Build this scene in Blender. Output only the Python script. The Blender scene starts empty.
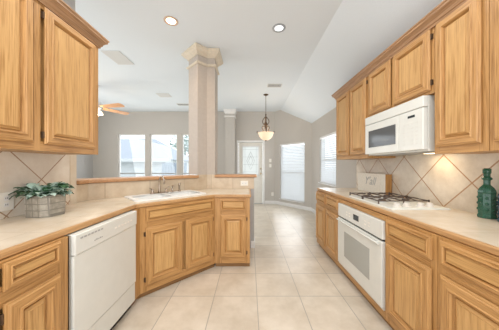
import bpy, bmesh, math, random
from mathutils import Vector, Matrix
from mathutils.geometry import tessellate_polygon
random.seed(7)
C = bpy.context.scene.collection
S = bpy.context.scene
PI = math.pi
H = 1.282                      # eye height
# ------------------------------------------------------------------ camera, world, exposure
cd = bpy.data.cameras.new('camera'); cam = bpy.data.objects.new('camera', cd); C.objects.link(cam)
cam.location = (0, 0, H); cam.rotation_euler = (PI/2, 0, 0)
cd.sensor_width = 36; cd.lens = 203/499*36; cd.clip_start = .02; cd.clip_end = 200
S.camera = cam
w = bpy.data.worlds.new('world'); S.world = w; w.use_nodes = True
bg = w.node_tree.nodes['Background']; bg.inputs[0].default_value = (0.93, 0.97, 1.0, 1); bg.inputs[1].default_value = 3.0
S.view_settings.view_transform = 'Standard'; S.view_settings.look = 'None'
S.view_settings.exposure = -0.12; S.view_settings.gamma = 1; S.view_settings.use_curve_mapping = False

def area(name, loc, rot, sx, sy, power, col):
    l = bpy.data.lights.new(name, 'AREA'); l.shape = 'RECTANGLE'; l.size = sx; l.size_y = sy; l.energy = power; l.color = col
    o = bpy.data.objects.new(name, l); C.objects.link(o); o.location = loc; o.rotation_euler = rot; return o
def point(name, loc, power, col, r=.05, typ='POINT', spot=2.6):
    l = bpy.data.lights.new(name, typ); l.energy = power; l.color = col; l.shadow_soft_size = r
    if typ == 'SPOT': l.spot_size = spot; l.spot_blend = .8
    o = bpy.data.objects.new(name, l); C.objects.link(o); o.location = loc; return o
# added fill aimed up at the ceiling from behind the camera
area('bounce_fill_rear', (0.0, -.9, .9), (math.radians(150), 0, 0), 2.2, 1.2, 20, (.92, .96, 1))
# added unseen spots without fixtures, brightening counters and cabinets from overhead
for lx, ly, pw in ((-.80, .75, 50), (.55, .75, 50), (-.96, 1.9, 22), (.75, 1.75, 30), (-.2, -.6, 40)):
    point('kitchen_fill_spot', (lx, ly, 3.0), pw, (1, .975, .94), .12, 'SPOT', 2.7)
area('fill_rear', (0.0, -1.3, 1.75), (math.radians(83), 0, 0), 3.2, 2.2, 75, (.95, .97, 1))  # added fill from behind the camera, no window there
# added fill inside the living room's left wall, then daylight from living and nook windows
area('fill_living', (-5.0, 2.6, 1.5), (0, -math.radians(100), 0), 2.0, 4.6, 95, (.96, .98, 1))
area('daylight_living_windows', (-2.85, 6.60, 1.35), (math.radians(-100), 0, 0), 3.0, 1.7, 22, (.95, .98, 1))
area('daylight_nook_window', (1.20, 6.10, 1.1), (math.radians(-100), 0, math.radians(-50)), 1.0, 1.7, 12, (.97, .98, 1))
area('daylight_nook_side', (1.66, 4.55, 1.42), (0, math.radians(100), 0), 1.1, .9, 10, (.97, .98, 1))

# ------------------------------------------------------------------ materials
def mat(name, col, rough=.5, metal=0, spec=.5):
    m = bpy.data.materials.new(name); m.use_nodes = True
    p = m.node_tree.nodes['Principled BSDF']
    p.inputs['Base Color'].default_value = (*col, 1); p.inputs['Roughness'].default_value = rough
    p.inputs['Metallic'].default_value = metal; p.inputs['Specular IOR Level'].default_value = spec
    return m
def nodes(m): return m.node_tree.nodes, m.node_tree.links, m.node_tree.nodes['Principled BSDF']
def noise_mat(name, c1, c2, scale=(5, 5, 5), nscale=1, rough=.5, detail=4, bump=0, lo=.35, hi=.65, metal=0):
    m = mat(name, c1, rough, metal); N, L, P = nodes(m)
    tc = N.new('ShaderNodeTexCoord'); mp = N.new('ShaderNodeMapping'); mp.inputs['Scale'].default_value = scale
    nz = N.new('ShaderNodeTexNoise'); nz.inputs['Scale'].default_value = nscale; nz.inputs['Detail'].default_value = detail
    cr = N.new('ShaderNodeValToRGB'); cr.color_ramp.elements[0].position = lo; cr.color_ramp.elements[1].position = hi
    cr.color_ramp.elements[0].color = (*c1, 1); cr.color_ramp.elements[1].color = (*c2, 1)
    L.new(tc.outputs['Object'], mp.inputs[0]); L.new(mp.outputs[0], nz.inputs[0]); L.new(nz.outputs[0], cr.inputs[0]); L.new(cr.outputs[0], P.inputs['Base Color'])
    if bump:
        b = N.new('ShaderNodeBump'); b.inputs['Strength'].default_value = bump; b.inputs['Distance'].default_value = .01
        L.new(nz.outputs[0], b.inputs['Height']); L.new(b.outputs[0], P.inputs['Normal'])
    return m
def oak(name, axis, light=(.54, .30, .112), dark=(.31, .15, .042)):
    """oak: fine pores stretched along the grain plus broad cathedral figure"""
    m = mat(name, light, .42); N, L, P = nodes(m)
    tc = N.new('ShaderNodeTexCoord')
    a = [130, 130, 130]; a[axis] = 5
    b = [7, 7, 7]; b[axis] = .9
    mp = N.new('ShaderNodeMapping'); mp.inputs['Scale'].default_value = a
    n1 = N.new('ShaderNodeTexNoise'); n1.inputs['Scale'].default_value = 1; n1.inputs['Detail'].default_value = 5
    mp2 = N.new('ShaderNodeMapping'); mp2.inputs['Scale'].default_value = b
    n2 = N.new('ShaderNodeTexNoise'); n2.inputs['Scale'].default_value = 1; n2.inputs['Detail'].default_value = 1
    mul = N.new('ShaderNodeMath'); mul.operation = 'MULTIPLY'; mul.inputs[1].default_value = 12
    sn = N.new('ShaderNodeMath'); sn.operation = 'SINE'
    ad = N.new('ShaderNodeMath'); ad.operation = 'MULTIPLY_ADD'; ad.inputs[1].default_value = .045
    cr = N.new('ShaderNodeValToRGB'); e = cr.color_ramp.elements
    e[0].position = .30; e[0].color = (*dark, 1); e[1].position = .62; e[1].color = (*light, 1)
    md = e.new(.45); md.color = tuple((x*.35+y*.65) for x, y in zip(dark, light))+(1,)
    L.new(tc.outputs['Object'], mp.inputs[0]); L.new(mp.outputs[0], n1.inputs[0])
    L.new(tc.outputs['Object'], mp2.inputs[0]); L.new(mp2.outputs[0], n2.inputs[0])
    L.new(n2.outputs[0], mul.inputs[0]); L.new(mul.outputs[0], sn.inputs[0]); L.new(sn.outputs[0], ad.inputs[0]); L.new(n1.outputs[0], ad.inputs[2])
    L.new(ad.outputs[0], cr.inputs[0]); L.new(cr.outputs[0], P.inputs['Base Color'])
    bp = N.new('ShaderNodeBump'); bp.inputs['Strength'].default_value = .15; bp.inputs['Distance'].default_value = .002
    L.new(n1.outputs[0], bp.inputs['Height']); L.new(bp.outputs[0], P.inputs['Normal'])
    return m
OP = oak('oak_panel', 2, (.61, .365, .145), (.40, .21, .065)); OPH = oak('oak_panel_horizontal', 0, (.61, .365, .145), (.40, .21, .065))  # panels lighter than frames: wood varies, and light hitting them is painted in
OV = oak('oak_vertical', 2); OH = oak('oak_horizontal', 0); OY = oak('oak_lengthwise', 1, (.42, .24, .12), (.25, .13, .06))
OR_ = oak('oak_nosing', 1, (.52, .30, .13), (.34, .18, .07)); ORX = oak('oak_ledge', 0, (.54, .30, .15), (.36, .18, .075))
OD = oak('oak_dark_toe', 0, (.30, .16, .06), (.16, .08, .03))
def tiles(name, base1, base2, grout, size, msize, mode, o=(0, 0), rough=.35, size2=None, blot=3, squash=0):
    """grid tiles. mode 'xy' floor, 'yz45'/'yz' side wall; o is a grout crossing"""
    m = mat(name, base1, rough); N, L, P = nodes(m)
    tc = N.new('ShaderNodeTexCoord'); sp = N.new('ShaderNodeSeparateXYZ'); L.new(tc.outputs['Object'], sp.inputs[0])
    def math_(op, a, b):
        n = N.new('ShaderNodeMath'); n.operation = op
        for i, v in enumerate((a, b)):
            if isinstance(v, (int, float)): n.inputs[i].default_value = v
            else: L.new(v, n.inputs[i])
        return n.outputs[0]
    ax = {'x': 0, 'y': 1, 'z': 2}
    A = math_('SUBTRACT', sp.outputs[ax[mode[0]]], o[0]); B = math_('SUBTRACT', sp.outputs[ax[mode[1]]], o[1])
    if '45' in mode:
        U = math_('MULTIPLY', math_('ADD', A, B), .70711); V = math_('MULTIPLY', math_('SUBTRACT', B, A), .70711)
    else: U, V = A, B
    cb = N.new('ShaderNodeCombineXYZ'); L.new(U, cb.inputs[0]); L.new(V, cb.inputs[1])
    br = N.new('ShaderNodeTexBrick'); br.offset = 0; br.squash = 1
    br.inputs['Scale'].default_value = 1; br.inputs['Brick Width'].default_value = size; br.inputs['Row Height'].default_value = size2 or size
    br.inputs['Mortar Size'].default_value = msize; br.inputs['Mortar Smooth'].default_value = .1
    br.inputs['Color1'].default_value = (1, 1, 1, 1); br.inputs['Color2'].default_value = (.90, .90, .90, 1); br.inputs['Mortar'].default_value = (0, 0, 0, 1)
    L.new(cb.outputs[0], br.inputs['Vector'])
    nz = N.new('ShaderNodeTexNoise'); nz.inputs['Scale'].default_value = blot; nz.inputs['Detail'].default_value = 6; nz.inputs['Roughness'].default_value = .65
    L.new(tc.outputs['Object'], nz.inputs[0])
    cr = N.new('ShaderNodeValToRGB'); cr.color_ramp.elements[0].position = .35; cr.color_ramp.elements[1].position = .65
    cr.color_ramp.elements[0].color = (*base2, 1); cr.color_ramp.elements[1].color = (*base1, 1); L.new(nz.outputs[0], cr.inputs[0])
    mm = N.new('ShaderNodeMix'); mm.data_type = 'RGBA'; mm.blend_type = 'MULTIPLY'; mm.inputs[0].default_value = 1
    L.new(cr.outputs[0], mm.inputs[6]); L.new(br.outputs['Color'], mm.inputs[7])
    mx = N.new('ShaderNodeMix'); mx.data_type = 'RGBA'
    L.new(br.outputs['Fac'], mx.inputs[0]); L.new(mm.outputs[2], mx.inputs[6]); mx.inputs[7].default_value = (*grout, 1)
    L.new(mx.outputs[2], P.inputs['Base Color'])
    inv = math_('SUBTRACT', 1, br.outputs['Fac'])
    bp = N.new('ShaderNodeBump'); bp.inputs['Strength'].default_value = .4; bp.inputs['Distance'].default_value = .002
    L.new(inv, bp.inputs['Height']); L.new(bp.outputs[0], P.inputs['Normal'])
    return m
M_floor = tiles('floor_tile', (.72, .645, .54), (.585, .505, .40), (.38, .345, .295), .4165, .0035, 'xy', (.0725, 1.984), rough=.28, blot=3.5)
M_splashR = tiles('splash_tile', (.76, .69, .58), (.60, .52, .42), (.40, .23, .12), .325, .005, 'yz45', (1.571, 1.142), blot=6)
M_splashL = tiles('splash_tile_left', (.80, .73, .63), (.70, .61, .50), (.40, .25, .15), .335, .004, 'yz45', (1.641, 1.165), blot=6)
M_splashB = tiles('splash_tile_bar', (.66, .55, .41), (.55, .43, .30), (.44, .34, .24), .33, .003, 'xz', (.07, .907), blot=7, size2=.30)
M_counter = tiles('counter_tile', (.76, .67, .54), (.68, .57, .43), (.62, .52, .41), .33, .003, 'xy', (1.1, 2.1), rough=.25, blot=5)
M_wall = noise_mat('wall_paint', (.535, .50, .455), (.51, .478, .435), nscale=6, rough=.9)
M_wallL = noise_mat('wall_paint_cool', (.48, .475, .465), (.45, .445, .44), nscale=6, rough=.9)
M_ceil = noise_mat('ceiling_paint', (.72, .77, .805), (.70, .75, .785), nscale=20, rough=.95)
M_col = noise_mat('column_paint', (.50, .445, .39), (.475, .42, .37), nscale=5, rough=.85)
M_cap = noise_mat('capital_paint', (.68, .60, .48), (.62, .55, .44), nscale=5, rough=.85)
M_white = noise_mat('white_enamel', (.74, .75, .71), (.72, .73, .69), nscale=3, rough=.25)
M_trim = noise_mat('white_trim', (.80, .79, .77), (.77, .76, .74), nscale=3, rough=.4)
M_door = noise_mat('door_paint', (.76, .73, .66), (.73, .70, .63), nscale=3, rough=.5)
M_sink = mat('sink_porcelain', (.84, .84, .82), .4)
M_black = noise_mat('black_iron', (.05, .035, .028), (.10, .07, .055), nscale=20, rough=.5)
M_dark = mat('dark_gap', (.03, .025, .02), .8)
M_disp = mat('display_glass', (.03, .04, .045), .15)
M_mwin = mat('microwave_glass', (.10, .105, .11), .08)
M_owin = mat('oven_glass', (.40, .41, .38), .12)
M_steel = mat('brushed_steel', (.50, .48, .45), .3, 1)
M_fauc = mat('faucet_metal', (.42, .36, .30), .25, 1)
M_bronze = noise_mat('bronze', (.09, .055, .03), (.16, .10, .06), nscale=30, rough=.4, metal=.6)
M_knob = mat('ivory_knob', (.66, .62, .57), .3)
M_plug = mat('outlet_plate', (.80, .77, .70), .4)
M_key = mat('key_print', (.66, .66, .62), .5)
M_grey = mat('grey_mark', (.38, .38, .37), .6)
M_vent = mat('vent_metal', (.62, .62, .60), .6)
M_ventd = mat('vent_slot', (.28, .28, .27), .8)
M_brass = mat('door_brass', (.55, .47, .33), .3, 1)
def glass(name, col, alpha=.1, rough=.02):
    m = bpy.data.materials.new(name); m.use_nodes = True; N = m.node_tree.nodes; L = m.node_tree.links
    N.remove(N['Principled BSDF']); o = N['Material Output']
    t = N.new('ShaderNodeBsdfTransparent'); t.inputs[0].default_value = (*col, 1)
    g = N.new('ShaderNodeBsdfGlossy'); g.inputs['Roughness'].default_value = rough
    mx = N.new('ShaderNodeMixShader'); mx.inputs[0].default_value = alpha
    L.new(t.outputs[0], mx.inputs[1]); L.new(g.outputs[0], mx.inputs[2]); L.new(mx.outputs[0], o.inputs[0]); return m
M_glass = glass('window_glass', (.96, .98, .99), .06)
def translucent(name, col, f=.5):
    m = bpy.data.materials.new(name); m.use_nodes = True; N = m.node_tree.nodes; L = m.node_tree.links
    N.remove(N['Principled BSDF']); o = N['Material Output']
    t = N.new('ShaderNodeBsdfTranslucent'); t.inputs[0].default_value = (*col, 1)
    g = N.new('ShaderNodeBsdfDiffuse'); g.inputs[0].default_value = (*col, 1)
    mx = N.new('ShaderNodeMixShader'); mx.inputs[0].default_value = f
    L.new(g.outputs[0], mx.inputs[1]); L.new(t.outputs[0], mx.inputs[2]); L.new(mx.outputs[0], o.inputs[0]); return m
M_blind = translucent('blind_vinyl', (.84, .85, .86), .48)
M_frost = translucent('leaded_glass', (.74, .75, .74), .8)
def emit(name, col, s):
    m = mat(name, col, .4); P = m.node_tree.nodes['Principled BSDF']
    P.inputs['Emission Color'].default_value = (*col, 1); P.inputs['Emission Strength'].default_value = s; return m
M_lampW = emit('lamp_warm', (1, .80, .55), 6); M_lampC = emit('lamp_cool', (.95, .97, 1), 1.1)
M_bowl = emit('alabaster_glass', (1, .82, .58), .28); M_fanl = emit('fan_lamp_glass', (1, .88, .66), 2.5); M_mwlamp = emit('microwave_lamp', (1, .78, .5), 5)
M_green = noise_mat('green_glass', (.004, .045, .025), (.03, .13, .08), nscale=45, rough=.1); nodes(M_green)[2].inputs['Transmission Weight'].default_value = .0
M_blue = mat('teal_glass', (.03, .08, .11), .12); nodes(M_blue)[2].inputs['Transmission Weight'].default_value = .35
M_leafD = noise_mat('leaf_dark', (.025, .085, .035), (.07, .17, .08), nscale=40, rough=.5)
M_leafP = noise_mat('leaf_silver', (.34, .50, .42), (.58, .70, .62), nscale=40, rough=.55)
M_galv = tiles('planter_tin', (.40, .37, .31), (.25, .23, .19), (.20, .18, .15), .045, .003, 'xz', (0, 0.05), rough=.5, blot=25)
M_board = noise_mat('sign_board_white', (.74, .70, .62), (.66, .62, .54), nscale=9, rough=.6)
M_blk = oak('sign_block_wood', 2, (.50, .27, .09), (.26, .12, .035))
M_siding = noise_mat('white_siding', (.50, .52, .53), (.46, .48, .49), nscale=2, rough=.8)
M_roof = noise_mat('grey_shingles', (.27, .30, .35), (.34, .37, .42), nscale=9, rough=.9)
M_fence = noise_mat('fence_wood', (.20, .24, .29), (.28, .32, .37), nscale=6, rough=.8)
M_patio = noise_mat('pale_patio', (.62, .64, .60), (.72, .74, .70), nscale=4, rough=.9)  # pale patio ground, its colour carries the outdoor brightness seen through windows
M_tree = noise_mat('tree_leaves', (.20, .28, .25), (.34, .42, .38), nscale=10, rough=.8)
M_bark = noise_mat('bark', (.20, .16, .13), (.30, .25, .2), nscale=10, rough=.9)
M_fanw = noise_mat('fan_blade_wood', (.55, .28, .13), (.65, .36, .19), scale=(2, 20, 20), rough=.5)

# ------------------------------------------------------------------ mesh helpers
def obj(name, bm, m, parent=None, loc=None, rotz=0, smooth=False, kind=None):
    me = bpy.data.meshes.new(name)
    bmesh.ops.recalc_face_normals(bm, faces=bm.faces[:])
    bm.to_mesh(me); bm.free()
    for mm in (m if isinstance(m, (list, tuple)) else [m]): me.materials.append(mm)
    if smooth:
        for p in me.polygons: p.use_smooth = True
    o = bpy.data.objects.new(name, me); C.objects.link(o)
    if parent: o.parent = parent
    if loc is not None: o.location = loc
    o.rotation_euler.z = rotz
    if kind: o['kind'] = kind
    return o
def thing(name, label, cat, loc=(0, 0, 0), rotz=0, group=None):
    o = bpy.data.objects.new(name, None); C.objects.link(o); o.empty_display_size = .1
    o.location = loc; o.rotation_euler.z = rotz; o['label'] = label; o['category'] = cat
    if group: o['group'] = group
    return o
def tag(o, label, cat, group=None):
    o['label'] = label; o['category'] = cat
    if group: o['group'] = group
    return o
def struct_empty(name, loc, rotz=0):
    o = bpy.data.objects.new(name, None); C.objects.link(o); o.location = loc; o.rotation_euler.z = rotz; o['kind'] = 'structure'; return o
def box(bm, x0, x1, y0, y1, z0, z1, bev=0, mi=0):
    vs = [bm.verts.new((x, y, z)) for x in (x0, x1) for y in (y0, y1) for z in (z0, z1)]
    fs = [bm.faces.new([vs[i] for i in f]) for f in ((0,1,3,2),(4,6,7,5),(0,4,5,1),(2,3,7,6),(0,2,6,4),(1,5,7,3))]
    for f in fs: f.material_index = mi
    if bev:
        es = {e for f in fs for e in f.edges}
        r = bmesh.ops.bevel(bm, geom=list(es), offset=bev, segments=2, affect='EDGES', profile=.5)
        for f in r['faces']: f.material_index = mi
def B(*a, **k):
    bm = bmesh.new(); box(bm, *a, **k); return bm
def prism(bm, poly, z0, z1, hole=None, mi=0):
    loops = [[Vector((x, y, 0)) for x, y in poly]]
    if hole: loops += [[Vector((x, y, 0)) for x, y in h] for h in hole]
    tri = tessellate_polygon(loops); flat = [p for l in loops for p in l]
    lo = [bm.verts.new((p.x, p.y, z0)) for p in flat]; hi = [bm.verts.new((p.x, p.y, z1)) for p in flat]
    for t in tri:
        for vv in (lo, hi):
            try: bm.faces.new([vv[i] for i in t]).material_index = mi
            except ValueError: pass
    s = 0
    for l in loops:
        n = len(l)
        for i in range(n):
            a, b = s+i, s+(i+1) % n
            bm.faces.new((lo[a], lo[b], hi[b], hi[a])).material_index = mi
        s += n
def sweep(bm, path, prof, closed=False, mi=0):
    """sweep a closed (outward, z) profile along a 2D path; outward is the right hand side"""
    n = len(path); P = [Vector(p) for p in path]; rings = []
    for i in range(n):
        def nrm(a, b):
            d = (b-a).normalized(); return Vector((d.y, -d.x))
        if closed or 0 < i < n-1:
            n1 = nrm(P[i-1], P[i]); n2 = nrm(P[i], P[(i+1) % n]); m = (n1+n2); m = m/(m.dot(n1)) if m.length > 1e-6 else n1
        elif i == 0: m = nrm(P[0], P[1])
        else: m = nrm(P[-2], P[-1])
        rings.append([bm.verts.new((P[i].x+m.x*o, P[i].y+m.y*o, z)) for o, z in prof])
    k = len(prof)
    for i in range(n if closed else n-1):
        a, b = rings[i], rings[(i+1) % n]
        for j in range(k): bm.faces.new((a[j], a[(j+1) % k], b[(j+1) % k], b[j])).material_index = mi
    if not closed:
        bm.faces.new(rings[0]); bm.faces.new(rings[-1])
def lathe(bm, prof, seg=24, c=(0, 0, 0), mi=0, sx=1, sy=1):
    rs = []
    for r, z in prof:
        rs.append([bm.verts.new((c[0]+sx*r*math.cos(2*PI*i/seg), c[1]+sy*r*math.sin(2*PI*i/seg), c[2]+z)) for i in range(seg)] if r > 1e-5 else [bm.verts.new((c[0], c[1], c[2]+z))])
    for a, b in zip(rs, rs[1:]):
        for i in range(seg):
            j = (i+1) % seg
            if len(a) == 1 and len(b) == 1: continue
            if len(a) == 1: f = (a[0], b[i], b[j])
            elif len(b) == 1: f = (a[i], a[j], b[0])
            else: f = (a[i], a[j], b[j], b[i])
            bm.faces.new(f).material_index = mi
def tube(bm, pts, r, seg=8, mi=0):
    pts = [Vector(p) for p in pts]; rad = r if isinstance(r, (list, tuple)) else [r]*len(pts); rings = []; up = None
    for i, p in enumerate(pts):
        d = (pts[min(i+1, len(pts)-1)]-pts[max(i-1, 0)]).normalized()
        if up is None: up = d.orthogonal().normalized()
        up = (up-d*up.dot(d)).normalized(); s = d.cross(up)
        rings.append([bm.verts.new(p+(up*math.cos(2*PI*k/seg)+s*math.sin(2*PI*k/seg))*rad[i]) for k in range(seg)])
    for a, b in zip(rings, rings[1:]):
        for k in range(seg): bm.faces.new((a[k], a[(k+1) % seg], b[(k+1) % seg], b[k])).material_index = mi
    bm.faces.new(rings[0]).material_index = mi; bm.faces.new(rings[-1]).material_index = mi
def arc(fn, n=12): return [fn(i/(n-1)) for i in range(n)]

# ------------------------------------------------------------------ room shell
def wall(name, p0, p1, z0, z1, th, ops=(), m=None):
    """local x runs p0->p1, local +y is the outside"""
    d = Vector(p1)-Vector(p0); Lg = d.length; bm = bmesh.new()
    xs = sorted({0, Lg, *[v for o in ops for v in o[:2]]})
    for a, b in zip(xs, xs[1:]):
        mid = (a+b)/2; o = [q for q in ops if q[0] < mid < q[1]]
        if not o: box(bm, a, b, 0, th, z0, z1)
        else:
            o = o[0]
            if o[2] > z0: box(bm, a, b, 0, th, z0, o[2])
            if o[3] < z1: box(bm, a, b, 0, th, o[3], z1)
    return obj(name, bm, m or M_wall, None, (p0[0], p0[1], 0), math.atan2(d.y, d.x), kind='structure')
YB = 6.72; XR = 1.73; XL = -1.69; XF = -5.18; ZC = 3.05
obj('floor', B(XF-.1, XR+.15, -1.5, YB+.15, -.1, 0), M_floor, kind='structure')
bm = bmesh.new()
box(bm, XF-.1, 1.0, -1.5, YB+.15, ZC, ZC+.1)
v = [bm.verts.new((x, y, z)) for y in (-1.5, YB+.15) for x, z in ((1.0, ZC), (1.75, 2.425), (1.75, 2.525), (1.0, ZC+.1))]
for f in ((0,1,2,3), (4,7,6,5), (0,4,5,1), (1,5,6,2), (2,6,7,3), (3,7,4,0)): bm.faces.new([v[i] for i in f])
obj('ceiling', bm, M_ceil, kind='structure')
WIN = [(-4.36, -3.46, .5, 2.31), (-3.30, -2.40, .5, 2.31), (-2.24, -1.34, .5, 2.31)]
dx0, dx1 = -.36, .435
wall('wall_back', (XF, YB), (.84, YB), 0, ZC, .14, [(a-XF, b-XF, c, d) for a, b, c, d in WIN]+[(dx0-XF, dx1-XF, 0, 2.03)])
DL = math.hypot(.89, 1.07); da = math.atan2(-1.07, .89)
wall('wall_diagonal', (.84, YB), (1.73, YB-1.07), 0, ZC, .14, [(.16*DL, .83*DL, .20, 1.95)])
YW = YB-1.07
wall('wall_right', (XR, YW), (XR, -1.5), 0, 2.46, .14, [(YW-5.02, YW-4.06, .86, 1.965)])
wall('wall_left', (XL, -1.5), (XL, 1.97), 0, ZC, .13, m=M_wallL)
wall('wall_living', (XF, -1.5), (XF, YB), 0, ZC, .13, m=M_wallL)
wall('wall_rear_light_block', (XR, -1.5), (XL, -1.5), 0, ZC, .13)  # unseen wall added to block flat sky light from behind the camera
# half wall behind the sink
HW = [(XL, 1.975), (XL, 2.12), (-.66, 3.15), (.072, 3.15)]
t = .15
HB = [(.072, 3.15+t), (-.66-t*.414, 3.15+t), (XL-t, 2.12+t*.414), (XL-t, 1.975)]
bm = bmesh.new(); prism(bm, HW+HB, 0, 1.087); obj('wall_half', bm, M_wallL, kind='structure')
# baseboards
bbp = [(0, 0), (.014, 0), (.014, .085), (.006, .10), (0, .10)]
bm = bmesh.new(); sweep(bm, [(XF, YB), (dx0-.07, YB)], bbp); obj('baseboard_back_left', bm, M_trim, kind='structure')
bm = bmesh.new(); sweep(bm, [(dx1+.07, YB), (.84, YB), (1.73, YW), (XR, 3.30)], bbp); obj('baseboard_right', bm, M_trim, kind='structure')
bm = bmesh.new(); sweep(bm, [(.02, 3.15), (.072, 3.15), (.072, 3.15+t), (-.72, 3.15+t)][::-1], [(-o, z) for o, z in bbp]); obj('baseboard_half', bm, M_trim, kind='structure')

# windows ----------------------------------------------------------
def window(n, loc, rot, wd, z0, z1, rail=None, casing=False, th=.14):
    r = struct_empty('window_%d' % n, loc, rot)
    bm = bmesh.new(); f = .035
    for a in ((0, f, z0, z1), (wd-f, wd, z0, z1), (f, wd-f, z0, z0+f), (f, wd-f, z1-f, z1)):
        box(bm, a[0], a[1], .05, .11, a[2], a[3])
    obj('window_frame', bm, M_trim, r)
    if rail: obj('meeting_rail', B(f, wd-f, .06, .10, rail-.018, rail+.018), M_grey if not casing else M_trim, r)
    obj('glass', B(f, wd-f, .078, .082, z0+f, z1-f), M_glass, r)
    obj('window_sill', B(-.02, wd+.02, -.03, .05, z0-.02, z0), M_trim, r)
    return r
for i, (a, b, c, d) in enumerate(WIN): window(i+1, (a, YB, 0), 0, b-a, c, d, 1.0)
ds = Vector((.89, -1.07)).normalized()
window(4, (.84+ds.x*.16*DL, YB+ds.y*.16*DL, 0), da, .67*DL, .20, 1.95, 1.05, True)
window(5, (XR, 5.02, 0), -PI/2, .96, .86, 1.965, 1.4, True)
def blind(label, loc, rot, wd, z0, z1):
    r = thing('window_blind', label, 'blind', loc, rot)
    r['group'] = 'white slatted window blinds'
    bm = bmesh.new(); n = int((z1-z0-.07)/.046)
    for k in range(n):
        z = z0+.04+k*.046
        vs = [bm.verts.new(q) for q in ((.02, .016, z-.019), (wd-.02, .016, z-.019), (wd-.02, .042, z+.021), (.02, .042, z+.021))]
        vt = [bm.verts.new(v.co+Vector((0, -.001, .003))) for v in vs]
        bm.faces.new(vs); bm.faces.new(vt)
        for q in range(4): bm.faces.new((vs[q], vs[(q+1) % 4], vt[(q+1) % 4], vt[q]))
    obj('slats', bm, M_blind, r)
    obj('headrail', B(.01, wd-.01, .005, .049, z1-.05, z1-.002), M_trim, r)
    obj('bottom_rail', B(.02, wd-.02, .012, .045, z0+.005, z0+.022), M_trim, r)
    for x in (.15, wd-.15):
        bm = bmesh.new(); tube(bm, [(x, .008, z0+.02), (x, .008, z1-.05)], .0015, 4); obj('ladder_cord', bm, M_trim, r)
blind('white slatted blind on the tall window of the angled wall', (.84+ds.x*.16*DL, YB+ds.y*.16*DL, 0), da, .67*DL, .20, 1.95)
blind('white slatted blind on the short window above the far counter end', (XR, 5.02, 0), -PI/2, .96, .86, 1.965)

# entry door -------------------------------------------------------
r = struct_empty('door_1', (dx0, YB, 0)); dw = dx1-dx0
gx0, gx1, gz0, gz1 = .13, dw-.13, .95, 1.90
bm = bmesh.new()
box(bm, .01, gx0, .03, .07, .01, 2.02); box(bm, gx1, dw-.01, .03, .07, .01, 2.02); box(bm, gx0, gx1, .03, .07, gz1, 2.02)
box(bm, gx0, gx1, .03, .07, .01, gz0)
obj('door_leaf', bm, M_door, r)
bm = bmesh.new()
for a in ((.13, .36), (dw-.36, dw-.13)): box(bm, a[0], a[1], .022, .034, .18, .78, .004)
obj('lower_panel', bm, M_door, r)
bm = bmesh.new()
for a in ((gx0-.02, gx0+.015, gz0-.02, gz1+.02), (gx1-.015, gx1+.02, gz0-.02, gz1+.02), (gx0, gx1, gz0-.02, gz0+.015), (gx0, gx1, gz1-.015, gz1+.02)): box(bm, a[0], a[1], .02, .03, a[2], a[3])
obj('glass_moulding', bm, M_trim, r)
obj('leaded_glass', B(gx0, gx1, .048, .052, gz0, gz1), M_frost, r)
bm = bmesh.new(); cx = dw/2
for x in (gx0+.08, gx1-.08): box(bm, x-.003, x+.003, .042, .048, gz0, gz1)
for z in (gz0+.1, gz1-.1, gz0+.35, gz1-.35): box(bm, gx0, gx1, .042, .048, z-.003, z+.003)
for s in (1, .55):
    q = [(cx, .045, 1.425+.30*s), (cx+.13*s, .045, 1.425), (cx, .045, 1.425-.30*s), (cx-.13*s, .045, 1.425), (cx, .045, 1.425+.30*s)]
    tube(bm, q, .006, 5)
obj('lead_came', bm, M_grey, r)
bm = bmesh.new()
for a in ((-.065, 0, 0, 2.095), (dw, dw+.065, 0, 2.095), (0, dw, 2.03, 2.095)): box(bm, a[0], a[1], -.018, 0, a[2], a[3], .004)
obj('door_casing', bm, M_trim, r)
for z, nm in ((1.0, 'door_knob'), (1.16, 'deadbolt')):
    bm = bmesh.new()
    lathe(bm, [(0, 0), (.03, 0), (.03, .008), (.012, .012), (.012, .03), (.026, .04), (.028, .052), (.018, .062), (0, .065)] if z < 1.1 else [(0, 0), (.028, 0), (.028, .012), (.012, .018), (0, .02)], 16)
    bmesh.ops.rotate(bm, verts=bm.verts, cent=(0, 0, 0), matrix=Matrix.Rotation(PI/2, 3, 'X'))
    bmesh.ops.translate(bm, verts=bm.verts, vec=(dw-.06, .03, z)); obj(nm, bm, M_brass, r, smooth=True)
obj('threshold', B(0, dw, 0, .14, 0, .02), M_grey, r)

# ------------------------------------------------------------------ outside
obj('ground', B(-30, 20, YB+.14, 40, -.35, -.25), M_patio, kind='structure')
hs = thing('neighbour_house', 'white sided house with pale grey roof seen through the living room windows', 'house', (-8.2, 12, -.95))
obj('siding_wall', B(-8, 3.2, 0, 5, 0, 2.6), M_siding, hs)
bm = bmesh.new()
v = [bm.verts.new(q) for q in ((-8.4, -.5, 2.55), (3.7, -.5, 2.55), (3.7, 5.5, 2.55), (-8.4, 5.5, 2.55), (-6.5, 2.5, 4.1), (1.5, 2.5, 4.1))]
for f in ((0,1,5,4), (1,2,5), (2,3,4,5), (3,0,4), (0,3,2,1)): bm.faces.new([v[i] for i in f])
obj('roof', bm, M_roof, hs); obj('fascia', B(-8.45, 3.75, -.55, -.5, 2.42, 2.6), M_siding, hs)
fn = thing('board_fence', 'blue-grey board fence beyond the middle living room window', 'fence', (-4.75, 11, -.35))
bm = bmesh.new()
for k in range(9): box(bm, k*.15, k*.15+.14, 0, .02, 0, 1.75)
obj('boards', bm, M_fence, fn)
for z in (.4, 1.3): obj('fence_rail', B(0, 1.34, .0205, .06, z, z+.1), M_fence, fn)
tr = thing('tree', 'leafy tree outside the middle living room window', 'tree', (-6.4, 20.0, .0))
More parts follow.
